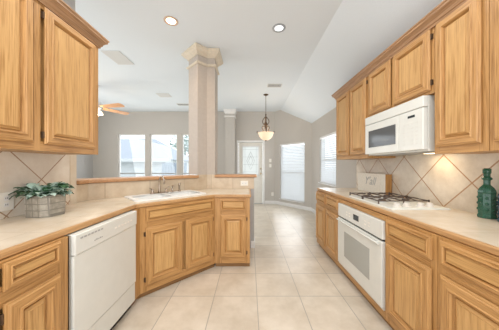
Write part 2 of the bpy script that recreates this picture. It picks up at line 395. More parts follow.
bm = bmesh.new(); tube(bm, [(0, 0, 0), (.1, 0, 1.5), (0, .1, 3)], [.18, .13, .07]); tube(bm, [(.05, 0, 1.6), (.7, 0, 2.7)], [.08, .03]); tube(bm, [(.05, 0, 1.9), (-.6, .2, 2.9)], [.07, .03]); obj('trunk', bm, M_bark, tr)
bm = bmesh.new()
for k in range(1500):
    a = random.random()*2*PI; b = math.acos(random.uniform(-1, 1)); rr = random.random()**.4
    p = Vector((1.5*rr*math.sin(b)*math.cos(a), 1.2*rr*math.sin(b)*math.sin(a), 3.3+1.3*rr*math.cos(b)))
    M = Matrix.Rotation(random.random()*6, 3, 'Z') @ Matrix.Rotation(random.random()*3, 3, 'X')
    bm.faces.new([bm.verts.new(p+M @ Vector(q)*.11) for q in ((-1, 0, 0), (0, .5, .1), (1, 0, 0), (0, -.5, .1))])
obj('foliage', bm, M_tree, tr)

# ------------------------------------------------------------------ columns
P1, CC, P2, P3, CB, P4 = (-.775, 3.035), (-.66, 3.15), (-.537, 3.15), (-.537, 3.42), (-.772, 3.42), (-.967, 3.225)
foot = [(x, y-.004) for x, y in (P1, CC, P2)]+[P3, CB, P4]     # counter-clockwise seen from above
capp = [(0, 2.935), (.012, 2.935), (.016, 2.955), (.032, 2.968), (.05, 2.982), (.066, 3.01), (.082, 3.022), (.082, 3.048), (0, 3.048)]
astr = [(0, 2.80), (.016, 2.802), (.028, 2.815), (.028, 2.828), (.014, 2.842), (0, 2.845)]
c = thing('ceiling_column', 'beige angular column rising from the bar ledge to the ceiling', 'column')
bm = bmesh.new(); prism(bm, foot, 1.135, 3.048); obj('shaft', bm, M_col, c)
bm = bmesh.new(); sweep(bm, foot, capp, True); obj('capital', bm, M_cap, c)
bm = bmesh.new(); sweep(bm, foot, astr, True); obj('neck_moulding', bm, M_cap, c)
c = thing('wall_pilaster', 'grey pilaster with a crown against the back wall left of the door', 'column')
foot2 = [(-.77, 6.42), (-.47, 6.42), (-.47, YB-.002), (-.77, YB-.002)]
bm = bmesh.new(); prism(bm, foot2, 0, 3.048); obj('shaft', bm, M_wall, c)
bm = bmesh.new(); sweep(bm, foot2[3:]+foot2[:3], [(o*.6, z-.03+.03*(z > 3.04)) for o, z in capp]); obj('capital', bm, M_trim, c)
bm = bmesh.new(); sweep(bm, foot2[3:]+foot2[:3], astr); obj('neck_moulding', bm, M_trim, c)

# ------------------------------------------------------------------ bar ledge
lp = [(0, 1.088), (.028, 1.092), (.034, 1.100), (.034, 1.122), (.028, 1.130), (-.27, 1.130), (-.27, 1.088)]
lg = thing('bar_ledge', 'oak ledge capping the half wall behind the sink', 'ledge')
bm = bmesh.new(); sweep(bm, [(XL, 1.975), (XL, 2.12), P1], lp); obj('ledge_board', bm, ORX, lg)
bm = bmesh.new(); sweep(bm, [P2, (.11, 3.15)], lp); obj('ledge_board', bm, ORX, lg)

# ------------------------------------------------------------------ backsplashes
bs = tag(obj('backsplash', B(XR-.008, XR-.0005, -.3, 3.27, .9145, 1.39), M_splashR), 'beige diagonal tile backsplash behind the cooktop and bottles', 'backsplash')
bs = tag(obj('backsplash', B(XL+.0005, XL+.008, -.3, 1.90, .9145, 1.39), M_splashL), 'beige diagonal tile backsplash behind the potted plant', 'backsplash')
obj('bullnose_edge', B(XL+.0005, XL+.010, 1.902, 1.972, .9145, 1.39), M_counter, bs)
bs = thing('backsplash', 'low tan tile backsplash beneath the bar ledge behind the sink', 'backsplash')
bm = bmesh.new(); sweep(bm, HW[:3]+[(.07, 3.15)], [(.0005, .9145), (.007, .9145), (.007, 1.0865), (.0005, 1.0865)]); obj('tile_face', bm, M_splashB, bs)
bm = bmesh.new(); sweep(bm, [P1, CC, P2], [(-.02, 1.087), (.007, 1.087), (.007, 1.134), (-.02, 1.134)]); obj('tile_face', bm, M_splashB, bs)

# ------------------------------------------------------------------ cabinets
def door_front(nm, parent, x0, x1, z0, z1, y=0, hinge=None, drawer=False):
    """mitred frame with ogee edge and raised centre panel, front face towards -y"""
    s = .45 if drawer else (1.15 if z0 < 1 else .96)
    pf = [(.007, 0), (.007, .005), (0, .007), (0, .013), (.003, .0165), (.009, .0175), (.014, .024), (.042, .0245), (.045, .028), (.051, .0285), (.055, .025), (.062, .008), (.066, .002)]
    pp = [(.0655, .002), (.069, .0025), (.071, .009), (.084, .015), (.086, .019)]
    def rings(prof, capit, mats):
        bm = bmesh.new(); R = []
        for d, h in prof:
            d *= s; h *= (.85 if drawer else 1); R.append([bm.verts.new(q) for q in ((x0+d, y-h, z0+d), (x1-d, y-h, z0+d), (x1-d, y-h, z1-d), (x0+d, y-h, z1-d))])
        for a, b in zip(R, R[1:]):
            for k in range(4): bm.faces.new((a[k], a[(k+1) % 4], b[(k+1) % 4], b[k])).material_index = 1 if k in (0, 2) else 0
        if capit: bm.faces.new(R[-1]).material_index = 1 if drawer else 0
        else: bm.faces.new(R[-1]).material_index = 0
        bm.faces.new(R[0])
        return bm
    d = obj(nm, rings(pf, False, None), [OV, OH], parent)
    obj('raised_panel', rings(pp, True, None), [OP, OPH], d)
    if hinge is not None:
        hx = x0-.004 if hinge == 'l' else x1+.004
        for hz in (z0+.06, z1-.06):
            bm = bmesh.new(); tube(bm, [(hx, y-.008, hz-.022), (hx, y-.008, hz+.022)], .0055, 8); box(bm, min(hx, hx+(.012 if hinge == 'r' else -.012)), max(hx, hx+(.012 if hinge == 'r' else -.012)), y-.004, y, hz-.02, hz+.02)
            obj('hinge', bm, M_bronze, d)
    return d
def cabinet(label, loc, rot, wd, dep, z0, z1, fronts, base=True, name=None, group=None):
    c = thing(name or ('base_cabinet' if base else 'wall_cabinet'), label, 'cabinet', loc, rot, group)
    kz = z0+.055 if base else z0
    if base:
        obj('carcass', B(.001, wd-.001, .02, dep, kz, z1), OV, c)
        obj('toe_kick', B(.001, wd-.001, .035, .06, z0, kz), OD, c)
    else:
        obj('carcass', B(.001, wd-.001, .02, dep, kz, z1), OV, c)
    face_frame(c, wd, kz, z1, fronts)
    for f in fronts:
        door_front(f[0], c, f[1], f[2], f[3], f[4], 0, f[5] if len(f) > 5 else None, f[0] != 'door')
    return c
def face_frame(c, wd, kz, z1, fronts):
    bm = bmesh.new(); xs = sorted({(f[1], f[2]) for f in fronts}); zs = sorted({(f[3], f[4]) for f in fronts})
    # stiles
    edges = [0.0005]+[(a[1]+b[0])/2 for a, b in zip(xs, xs[1:]) if b[0] > a[1]]+[wd-.0005]
    sp = []
    for i, e in enumerate(edges):
        a = 0.0005 if i == 0 else e-.02; b = wd-.0005 if i == len(edges)-1 else e+.02
        if i == 0: b = max(xs[0][0]+.02, .02)
        if i == len(edges)-1: a = min(xs[-1][1]-.02, wd-.02)
        box(bm, a, b, 0, .0195, kz, z1, mi=0); sp.append((a, b))
    zr = [(kz, zs[0][0]+.02)]+[(a[1]-.02, b[0]+.02) for a, b in zip(zs, zs[1:]) if b[0] > a[1]]+[(zs[-1][1]-.02, z1)]
    for (p, q), (p2, q2) in zip(sp, sp[1:]):
        for a, b in zr: box(bm, q, p2, .0005, .0195, a, b, mi=1)
    obj('face_frame', bm, [OV, OH], c)
FL = -1.04; FR = 1.08
# left run: local x -> +Y
x = lambda Y: Y-.25
cabinet('oak base cabinet at lower left between counter and dishwasher', (FL, .25, 0), PI/2, 1.163-.25, .64, 0, .874,
        [('drawer_front', x(.33), x(.80), .75, .868), ('drawer_front', x(.85), x(1.107), .75, .868),
         ('door', x(.33), x(.80), .135, .697, 'l'), ('door', x(.85), x(1.107), .135, .697, 'l')])
# sink cabinet, diagonal
sc = thing('sink_cabinet', 'oak sink base cabinet set diagonally with two doors under the sink', 'cabinet', (FL, 1.925, 0), PI/4)
inv = Matrix.Rotation(-PI/4, 2)
def loc2(px, py): q = inv @ Vector((px-FL, py-1.925)); return (q.x, q.y)
poly = [(FL-.02, 1.837), (FL-.02, 1.925+.008), (-.43-.008, 2.555), (-.43-.002, 3.13), (-.66, 3.13), (-1.675, 2.115), (-1.675, 1.837)]
bm = bmesh.new(); prism(bm, [loc2(*p) for p in poly], .055, .68); obj('carcass', bm, OV, sc)
dl = .6+.0
DLn = math.hypot(.61, .61)
face_frame(sc, DLn, .055, .874, [('false_drawer_front', .05, .829, .728, .862), ('door', .05, .424, .115, .675), ('door', .462, .829, .115, .675)])
bm = bmesh.new(); prism(bm, [loc2(*p) for p in ((FL, 1.832), (FL, 1.925), (FL-.0195, 1.925+.0), (FL-.0195, 1.832))], .055, .874); obj('corner_stile', bm, OV, sc)
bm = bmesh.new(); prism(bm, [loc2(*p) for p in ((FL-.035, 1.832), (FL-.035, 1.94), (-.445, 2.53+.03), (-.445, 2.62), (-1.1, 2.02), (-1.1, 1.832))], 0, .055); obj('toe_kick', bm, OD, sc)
door_front('false_drawer_front', sc, .05, .829, .728, .862, 0, None, True)
door_front('door', sc, .05, .424, .115, .675, 0, 'l'); door_front('door', sc, .462, .829, .115, .675, 0, 'r')
# small straight cabinet
cabinet('narrow oak base cabinet at the end of the bar with one drawer and door', (-.43, 2.535, 0), 0, .435, .60, 0, .874,
        [('drawer_front', .065, .389, .715, .862), ('door', .065, .389, .13, .668, 'r')])
# right run: local x -> -Y
def yx(Y0, a, b): return Y0-a, Y0-b
Y0 = 3.262
cabinet('oak base cabinet farthest along the right counter with two narrow doors', (FR, Y0, 0), -PI/2, Y0-2.428, .645, 0, .874,
        [('drawer_front', *yx(Y0, 3.245, 2.865), .722, .860), ('drawer_front', *yx(Y0, 2.83, 2.445), .722, .860),
         ('door', *yx(Y0, 3.245, 2.865), .12, .672), ('door', *yx(Y0, 2.83, 2.445), .12, .672)])
Y0 = 1.615
cabinet('oak base cabinet with one door just in front of the wall oven', (FR, Y0, 0), -PI/2, Y0-1.167, .645, 0, .874,
        [('drawer_front', *yx(Y0, 1.584, 1.194), .722, .860), ('door', *yx(Y0, 1.584, 1.194), .12, .672)])
Y0 = 1.165
cabinet('oak base cabinet at the lower right corner below the bottles', (FR, Y0, 0), -PI/2, Y0-.30, .645, 0, .874,
        [('drawer_front', *yx(Y0, 1.138, .748), .722, .860), ('drawer_front', *yx(Y0, .725, .34), .722, .860),
         ('door', *yx(Y0, 1.138, .748), .12, .672), ('door', *yx(Y0, .725, .34), .12, .672)])
# oven housing
oh = thing('oven_cabinet', 'oak surround framing the white wall oven', 'cabinet', (FR, 2.426, 0), -PI/2)
ow = 2.426-1.617
obj('top_rail', B(0, ow, 0, .02, .836, .874), OH, oh); obj('bottom_rail', B(0, ow, 0, .02, .055, .118), OH, oh)
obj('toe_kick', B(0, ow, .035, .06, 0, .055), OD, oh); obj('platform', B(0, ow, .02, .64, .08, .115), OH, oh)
# oven
ov = thing('wall_oven', 'white built-in oven with a window below the cooktop', 'oven', (FR, 2.424, .119), -PI/2)
ow = 2.424-1.619
obj('body', B(.03, ow-.03, .021, .55, 0, .70), M_dark, ov)
obj('control_panel', B(0, ow, -.022, .02, .565, .712, bev=.004), M_white, ov)
obj('display', B(.355, .455, -.0235, -.0215, .61, .665), M_disp, ov)
for k in range(2):
    for q in (.20, .26, .55, .61): obj('button', B(q, q+.03, -.0228, -.0218, .615+k*.03, .625+k*.03), M_plug, ov)
d = obj('oven_door', B(0, ow, -.026, .018, .02, .548, bev=.005), M_white, ov)
obj('door_window', B(.165, .64, -.028, -.024, .15, .425, bev=.001), M_owin, d)
bm = bmesh.new(); tube(bm, [(.02, -.042, .526), (ow-.02, -.042, .526)], .009, 10)
for q in (.05, ow-.05): box(bm, q-.012, q+.012, -.042, -.024, .518, .534)
obj('handle', bm, M_white, d)
obj('vent_gap', B(.005, ow-.005, -.004, .019, .549, .564), M_dark, ov); obj('lower_trim', B(0, ow, -.01, .02, 0, .019), M_white, ov)
# dishwasher
dwr = thing('dishwasher', 'white dishwasher under the left counter next to the sink cabinet', 'dishwasher', (FL, 1.167, 0), PI/2); wd = 1.828-1.167
obj('tub', B(.01, wd-.01, .03, .6, .08, .865), M_grey, dwr)
obj('side_trim', B(0, .012, -.004, .03, .07, .872), M_steel, dwr)
obj('door_panel', B(.014, wd, -.018, .028, .235, .748, bev=.004), M_white, dwr)
cp = obj('control_panel', B(.014, wd, -.026, .028, .75, .872, bev=.006), M_white, dwr)
bm = bmesh.new()
for k in range(7): box(bm, .05+k*.028, .070+k*.028, -.0275, -.0255, .838, .848)
obj('vent_slots', bm, M_grey, cp)
bm = bmesh.new()
for k in range(5): box(bm, .16+k*.016, .171+k*.016, -.0272, -.0255, .785, .792+.003*(k % 2))
obj('badge', bm, M_grey, cp)
for k in range(6): obj('button', B(.36+k*.04, .385+k*.04, -.0272, -.0255, .80, .812), M_plug, cp)
obj('access_panel', B(.014, wd, -.010, .028, .065, .226, bev=.003), M_white, dwr)
obj('toe_panel', B(.0, wd, .03, .05, 0, .064), M_dark, dwr)

# uppers -----------------------------------------------------------
Zt = 2.34; UR = 1.40; UL = -1.36
Y0 = 3.258
cabinet('oak wall cabinet with two tall doors at the far end over the right counter', (UR, Y0, 0), -PI/2, Y0-2.393, .328, 1.365, Zt,
        [('door', *yx(Y0, 3.235, 2.83), 1.415, 2.325), ('door', *yx(Y0, 2.80, 2.415), 1.415, 2.325, 'r')], False)
Y0 = 2.391
cabinet('short oak wall cabinet directly above the white microwave', (UR, Y0, 0), -PI/2, Y0-1.537, .328, 1.832, Zt,
        [('door', *yx(Y0, 2.355, 2.0), 1.855, 2.325), ('door', *yx(Y0, 1.956, 1.56), 1.855, 2.325, 'r')], False)
Y0 = 1.535
cabinet('tall single door oak wall cabinet just right of the microwave', (UR, Y0, 0), -PI/2, Y0-1.186, .328, 1.365, Zt,
        [('door', *yx(Y0, 1.512, 1.218), 1.415, 2.325)], False)
Y0 = 1.184
cabinet('oak wall cabinet above the bottles at the right edge', (UR, Y0, 0), -PI/2, Y0-.38, .328, 1.365, Zt,
        [('door', *yx(Y0, 1.153, .80), 1.415, 2.325), ('door', *yx(Y0, .775, .41), 1.415, 2.325)], False)
cabinet('oak wall cabinet above the potted plant on the left wall', (UL, .40, 0), PI/2, 1.825-.40, .328, 1.375, Zt,
        [('door', .06, .44, 1.42, 2.325, 'l'), ('door', .47, 1.265-.40, 1.42, 2.325), ('door', 1.336-.40, 1.775-.40, 1.42, 2.325, 'l')], False)
crp = [(0, 2.335), (.012, 2.335), (.014, 2.35), (.022, 2.357), (.028, 2.375), (.045, 2.392), (.052, 2.396), (.052, 2.412), (.06, 2.418), (.06, 2.428), (-.02, 2.428), (-.02, 2.3405), (0, 2.3405)]
bm = bmesh.new(); sweep(bm, [(1.728, 3.26), (UR-.0, 3.26), (UR-.0, .38)][::-1], [(-o, z-.008) for o, z in crp]); 
cw = tag(obj('crown_moulding', bm, OY), 'oak crown moulding along the tops of the right wall cabinets', 'moulding')
bm = bmesh.new(); sweep(bm, [(UL, .40), (UL, 1.826), (-1.688, 1.826)], crp)
tag(obj('crown_moulding', bm, OY), 'oak crown moulding along the top of the left wall cabinet', 'moulding')

# microwave --------------------------------------------------------
mw = thing('microwave', 'white over-the-range microwave mounted above the cooktop', 'microwave', (UR, 2.386, 1.392), -PI/2); wd = 2.386-1.586
obj('case', B(0, wd, 0, .325, 0, .436, bev=.003), M_white, mw)
obj('top_grille', B(0, wd, -.043, 0, .348, .436, bev=.006), M_white, mw)
dr = obj('door', B(.002, .535, -.043, 0, .012, .344, bev=.006), M_white, mw)
obj('door_window', B(.075, .50, -.0455, -.042, .085, .27, bev=.001), M_mwin, dr)
cpn = obj('control_panel', B(.538, wd-.002, -.043, 0, .012, .344, bev=.006), M_white, mw)
obj('display', B(.645, .72, -.0445, -.0425, .285, .305), M_disp, cpn)
for i in range(4):
    for j in range(6): obj('button', B(.59+i*.045, .615+i*.045, -.0442, -.0428, .06+j*.034, .070+j*.034), M_key, cpn)
obj('underside_vent', B(.05, wd-.05, .03, .28, -.006, 0), M_grey, mw)
obj('work_lamp', B(.52, .66, .20, .27, -.008, -.0055), M_mwlamp, mw)
area('microwave_worklight', (UR+.17, 2.386-.59, 1.382), (0, 0, 0), .12, .06, .9, (1, .72, .42))

# countertops ------------------------------------------------------
SO = Vector((-1.055, 1.897)); U = Vector((.7071, .7071)); Nn = Vector((-.7071, .7071))
def sn(s, n): q = SO+U*s+Nn*n; return (q.x, q.y)
s0, s1, n0, n1 = .03, .85, .125, .575
hole = [sn(s0+.02, n0+.02), sn(s1-.02, n0+.02), sn(s1-.02, n1-.02), sn(s0+.02, n1-.02)]
ct = thing('countertop', 'cream tiled countertop with oak edge around the sink side', 'countertop')
bm = bmesh.new()
prism(bm, [(-1.075, -.3), (-1.075, 1.905), (-.44, 2.54), (0, 2.54), (0, 3.142), (-.657, 3.142), (-1.682, 2.117), (-1.682, -.3)], .876, .914, [hole])
obj('slab', bm, M_counter, ct)
nos = [(0, .877), (.014, .877), (.0195, .883), (.0195, .906), (.015, .9135), (0, .9135)]
bm = bmesh.new(); sweep(bm, [(-1.075, -.3), (-1.075, 1.905), (-.44, 2.54), (0, 2.54), (0, 3.142)], nos); obj('edge_nosing', bm, OR_, ct)
ct = thing('countertop', 'cream tiled countertop with oak edge under the cooktop and bottles', 'countertop')
obj('slab', B(1.115, 1.7215, -.3, 3.265, .876, .914), M_counter, ct)
bm = bmesh.new(); sweep(bm, [(1.721, 3.265), (1.115, 3.265), (1.115, -.3)][::-1], [(-o, z) for o, z in nos]); obj('edge_nosing', bm, OR_, ct)

# sink -------------------------------------------------------------
sk = thing('kitchen_sink', 'white double bowl drop-in sink in the angled counter', 'sink', (*sn(s0, n0), .9145), PI/4)
W_, D_ = s1-s0, n1-n0
def rr(x0, x1, y0, y1, r, k=5):
    o = []
    for cx, cy, a in ((x1-r, y0+r, -PI/2), (x1-r, y1-r, 0), (x0+r, y1-r, PI/2), (x0+r, y0+r, PI)):
        o += [(cx+r*math.cos(a+PI/2*i/k), cy+r*math.sin(a+PI/2*i/k)) for i in range(k+1)]
    return o
bowls = [(.045, W_/2-.015), (W_/2+.015, W_-.045)]
bm = bmesh.new()
holes = [rr(a, b, .04, D_-.10, .05) for a, b in bowls]
prism(bm, rr(0, W_, 0, D_, .03), .0, .012, holes); obj('rim', bm, M_sink, sk)
for a, b in bowls:
    bm = bmesh.new(); lv = [(0, .011), (0, -.02), (.012, -.13), (.05, -.165), (.06, -.168)]; R = []
    for ins, z in lv:
        rad = max(.05-ins*.3, .02)
        R.append([bm.verts.new((px, py, z)) for px, py in rr(a+ins, b-ins, .04+ins, D_-.10-ins, rad)])
    for p, q in zip(R, R[1:]):
        for i in range(len(p)): j = (i+1) % len(p); bm.faces.new((p[i], p[j], q[j], q[i]))
    bm.faces.new(R[-1]); bw = obj('basin', bm, M_sink, sk, smooth=True)
    bm = bmesh.new(); lathe(bm, [(0, .003), (.03, .003), (.042, 0), (.042, -.003)], 16, ((a+b)/2, (D_-.06)/2, -.165)); obj('drain', bm, M_steel, bw)
fc = thing('faucet', 'two handle metal faucet with arched spout behind the sink', 'faucet', (*sn(.41, n1-.05), .927), PI/4)
obj('deck_plate', B(-.11, .11, -.025, .025, 0, .010, bev=.004), M_fauc, fc)
bm = bmesh.new()
tube(bm, [(0, 0, .01), (0, 0, .03), (0, 0, .15)]+arc(lambda t: (0, -.075+.075*math.cos(PI*t), .15+.065*math.sin(PI*t)), 10)[1:]+[(0, -.15, .125)], [.018, .012, .010]+[.0095]*10, 10)
obj('spout', bm, M_fauc, fc, smooth=True)
for sx in (-1, 1):
    bm = bmesh.new(); lathe(bm, [(.02, .008), (.016, .02), (.012, .045), (.014, .055), (0, .062)], 12, (sx*.085, 0, 0)); tube(bm, [(sx*.085, 0, .052), (sx*.125, -.01, .075)], [.006, .005], 8); obj('handle', bm, M_fauc, fc, smooth=True)
so = thing('soap_dispenser', 'short metal soap pump between faucet and side sprayer', 'soap dispenser', (*sn(.575, n1-.05), .927), PI/4)
bm = bmesh.new(); lathe(bm, [(0, 0), (.02, 0), (.018, .008), (.011, .012), (.011, .06), (.006, .065), (.006, .078), (0, .08)], 14); obj('base', bm, M_fauc, so, smooth=True)
bm = bmesh.new(); tube(bm, [(0, 0, .078), (0, -.02, .085), (0, -.055, .078)], [.008, .007, .005], 8); obj('nozzle', bm, M_fauc, so, smooth=True)
sp = thing('side_sprayer', 'slim metal side sprayer standing rightmost on the sink deck', 'sprayer', (*sn(.675, n1-.05), .927), PI/4)
bm = bmesh.new(); lathe(bm, [(0, 0), (.022, 0), (.02, .01), (.013, .02), (0, .022)], 14); obj('holder', bm, M_fauc, sp, smooth=True)
bm = bmesh.new(); lathe(bm, [(.009, .018), (.011, .05), (.014, .085), (.017, .10), (.012, .112), (0, .114)], 14); obj('spray_head', bm, M_fauc, sp, smooth=True)

# cooktop ----------------------------------------------------------
ck = thing('gas_cooktop', 'white gas cooktop with black grates on the right counter', 'cooktop', (1.17, 1.66, .9145))
bm = bmesh.new(); prism(bm, rr(0, .49, 0, .74, .02), 0, .007); prism(bm, rr(.008, .482, .008, .732, .018), .007, .011); obj('top_plate', bm, M_white, ck)
for by in (.33, .60):
    for bx in (.13, .36):
        bm = bmesh.new(); lathe(bm, [(0, .011), (.055, .011), (.052, .016), (.04, .018), (.036, .024), (0, .024)], 20, (bx, by, 0)); b_ = obj('burner', bm, M_grey, ck)
        bm = bmesh.new(); lathe(bm, [(.03, .024), (.032, .030), (.028, .034), (0, .035)], 20, (bx, by, 0)); obj('burner_cap', bm, M_black, b_, smooth=True)
        bm = bmesh.new(); h = .116; g = .044
        tube(bm, [(bx-h, by-h*1.1, g-.006), (bx+h, by-h*1.1, g-.006), (bx+h, by+h*1.1, g-.006), (bx-h, by+h*1.1, g-.006), (bx-h, by-h*1.1, g-.006)], .0055, 6)
        for a in range(4):
            dx, dy = (1, 0, -1, 0)[a], (0, 1, 0, -1)[a]
            tube(bm, [(bx+dx*h, by+dy*h*1.1, g-.004), (bx+dx*.07, by+dy*.07, g+.004), (bx+dx*.022, by+dy*.022, g+.002)], .0055, 6)
        for sx in (-1, 1):
            for sy in (-1, 1): tube(bm, [(bx+sx*h, by+sy*h*1.1, .011), (bx+sx*h, by+sy*h*1.1, g+.004)], .007, 6)
        obj('grate', bm, M_black, ck)
for kx in (.098, .180, .300, .378):
    bm = bmesh.new(); lathe(bm, [(.033, .011), (.033, .016), (.026, .018), (.023, .036), (.019, .040), (0, .040)], 20, (kx, .085, 0)); box(bm, kx-.005, kx+.005, .085-.02, .085+.02, .036, .046, .002); obj('knob', bm, M_knob, ck)

# sign -------------------------------------------------------------
sg = thing('block_sign', 'white lettered sign board on a wooden block behind the cooktop', 'sign', (1.625, 2.44, .9145))
obj('wood_block', B(.008, .088, 0, .60, 0, .252, bev=.003), M_blk, sg)
pn = obj('sign_face', B(0, .0075, -.004, .604, 0, .256, bev=.002), M_board, sg)
def text(name, body, size, loc, parent, m, shear=0):
    cu = bpy.data.curves.new(name, 'FONT'); cu.body = body; cu.size = size; cu.extrude = .0008; cu.align_x = 'CENTER'; cu.align_y = 'CENTER'; cu.shear = shear; cu.offset = .0005
    o = bpy.data.objects.new(name, cu); C.objects.link(o)
    bpy.context.view_layer.update(); me = bpy.data.meshes.new_from_object(o); bpy.data.objects.remove(o)
    o = bpy.data.objects.new(name, me); C.objects.link(o); me.materials.clear(); me.materials.append(m)
    o.parent = parent; o.location = loc; o.rotation_euler = (PI/2, 0, -PI/2); return o
text('lettering', "Y'all", .15, (-.001, .31, .15), pn, M_grey, .4)

# bottles ----------------------------------------------------------
def bottle(label, loc, m, hgt=.345):
    b = thing('glass_bottle', label, 'bottle', loc, .3, 'coloured glass bottles on the right counter')
    k = hgt/.345
    bm = bmesh.new(); pr = [(0, 0), (.045, 0), (.049, .006), (.049, .02), (.044, .028), (.046, .035), (.046, .17), (.048, .178), (.046, .19), (.038, .208), (.024, .224), (.018, .232), (.019, .262)]
    lathe(bm, [(r_, z*k) for r_, z in pr], 8); obj('body', bm, m, b)
    bm = bmesh.new(); lathe(bm, [(.017, .262*k), (.026, .266*k), (.026, .278*k), (.018, .284*k), (.017, .305*k), (.021, .312*k), (.021, .34*k), (.012, .345*k), (0, .345*k)], 16); obj('stopper', bm, m, b, smooth=True)
    bm = bmesh.new()
    for a in range(8):
        an = 2*PI*(a+.5)/8; cx, cy = .037*math.cos(an), .037*math.sin(an)
        for z in (.06, .10, .14): lathe(bm, [(0, -.014), (.010, -.008), (.012, 0), (.010, .008), (0, .014)], 6, (cx, cy, z*k))
    obj('embossed_beads', bm, m, b, smooth=True)
bottle('dark green glass bottle with stopper against the tile', (1.655, 1.415, .9145), M_green)
bottle('teal blue glass bottle cut by the right edge of the photo', (1.645, 1.290, .9145), M_blue, .31)

# potted plant -----------------------------------------------------
pl = thing('potted_plant', 'silvery green leafy plant in a hammered metal planter', 'plant', (-1.492, 1.49, .9145), math.radians(-6))
def octo(sx, sy, ch): return [(-sx+ch, -sy), (sx-ch, -sy), (sx, -sy+ch), (sx, sy-ch), (sx-ch, sy), (-sx+ch, sy), (-sx, sy-ch), (-sx, -sy+ch)]
bm = bmesh.new(); a_, b_ = octo(.092, .085, .035), octo(.099, .092, .037)
lo = [bm.verts.new((x_, y_, 0)) for x_, y_ in a_]; hi = [bm.verts.new((x_, y_, .152)) for x_, y_ in b_]
hi2 = [bm.verts.new((x_*.95, y_*.95, .152)) for x_, y_ in b_]; lo2 = [bm.verts.new((x_*.93, y_*.93, .12)) for x_, y_ in b_]
bm.faces.new(lo)
for i in range(8):
    j = (i+1) % 8
    bm.faces.new((lo[i], lo[j], hi[j], hi[i])); bm.faces.new((hi[i], hi[j], hi2[j], hi2[i])); bm.faces.new((hi2[i], hi2[j], lo2[j], lo2[i]))
obj('planter', bm, M_galv, pl)
bm = bmesh.new(); prism(bm, [(x_*.92, y_*.92) for x_, y_ in b_], .10, .125); obj('soil', bm, M_bark, pl)
def leaf(bm, p, d, L_, wdt, mi):
    d = d.normalized(); side = d.cross(Vector((0, 0, 1))); side = side.normalized() if side.length > .1 else Vector((1, 0, 0))
    up = side.cross(d); R = []
    for t_, wv, dr in ((0, .1, 0), (.25, .8, .05), (.5, 1, .04), (.78, .7, -.06), (1, .04, -.25)):
        c_ = p+d*L_*t_+up*dr*L_
        R.append([bm.verts.new(c_-side*wdt*wv+up*.25*wdt), bm.verts.new(c_), bm.verts.new(c_+side*wdt*wv+up*.25*wdt)])
    for a, b in zip(R, R[1:]):
        for k in (0, 1): bm.faces.new((a[k], a[k+1], b[k+1], b[k])).material_index = mi
bd, bp_, bst = bmesh.new(), bmesh.new(), bmesh.new()
for k in range(260):
    a = random.random()*2*PI; rr_ = math.sqrt(random.random()); el = random.uniform(-.1, 1.25)
    base = Vector((.08*rr_*math.cos(a), .07*rr_*math.sin(a), .14+.02*random.random()))
    d = Vector((math.cos(a)*math.cos(el), .85*math.sin(a)*math.cos(el), math.sin(el)*.75+.12))
    st = random.uniform(.0, .065); p = base+d*st
    L_ = random.uniform(.034, .062)
    tube(bst, [base-Vector((0, 0, .03)), base+d*st*.5, p], .0015, 4)
    pale = random.random() < (.72 if d.x > 0 else .5)
    leaf(bp_ if pale else bd, p, d+Vector((random.uniform(-.4, .4), random.uniform(-.4, .4), random.uniform(-.3, .1))), L_, L_*random.uniform(.36, .52), 0)
for (ax, ay, az) in ((-.10, -.05, .16), (-.12, -.02, .17), (.08, .03, .2), (-.13, .02, .2)):
    for q in range(3):
        leaf(bd, Vector((ax, ay, az+.01*q)), Vector((ax, ay*1.0+random.uniform(-.08, .08), random.uniform(-.02, .03))), .085, .026, 0)
    tube(bst, [(ax*.4, ay*.4, .13), (ax, ay, az+.01)], .0018, 4)
obj('leaves_green', bd, M_leafD, pl, smooth=True); obj('leaves_silver', bp_, M_leafP, pl, smooth=True); obj('stems', bst, M_leafD, pl)

# outlets and switches ---------------------------------------------
def outlet(name, label, cat, loc, rotz, w_=.075, h_=.115, typ='outlet', horiz=False):
    o = thing(name, label, cat, loc, rotz)
    if horiz: w_, h_ = h_, w_
    obj('cover_plate', B(-w_/2, w_/2, -.006, 0, -h_/2, h_/2, bev=.002), M_plug, o)
    for s in (-1, 1) if typ == 'outlet' else (0,):
        cx, cz = (s*.022, 0) if horiz else (0, s*.022)
        if typ == 'outlet':
            q = obj('socket', B(cx-.014, cx+.014, -.0075, -.006, cz-.014, cz+.014), M_trim, o)
            bm = bmesh.new(); box(bm, cx-.007, cx-.004, -.0082, -.0074, cz-.005, cz+.006); box(bm, cx+.004, cx+.007, -.0082, -.0074, cz-.005, cz+.006); obj('slots', bm, M_dark, q)
        else: obj('toggle', B(cx-.006, cx+.006, -.016, -.006, cz-.01, cz+.012, bev=.002), M_trim, o)
outlet('wall_outlet', 'cream outlet on the diagonal tile left of the plant', 'outlet', (XL+.0085, 1.40, 1.03), PI/2, .09, .125)
outlet('wall_outlet', 'small horizontal outlet on the tile under the bar ledge', 'outlet', (-.08, 3.1425, 1.0), 0, horiz=True)
outlet('light_switch', 'upper light switch plate right of the entry door', 'switch', (.69, YB, 1.43), 0, typ='switch')
outlet('light_switch', 'lower light switch plate right of the entry door', 'switch', (.69, YB, 1.26), 0, typ='switch')
outlet('wall_outlet', 'low outlet near the corner right of the entry door', 'outlet', (.76, YB, .32), 0)

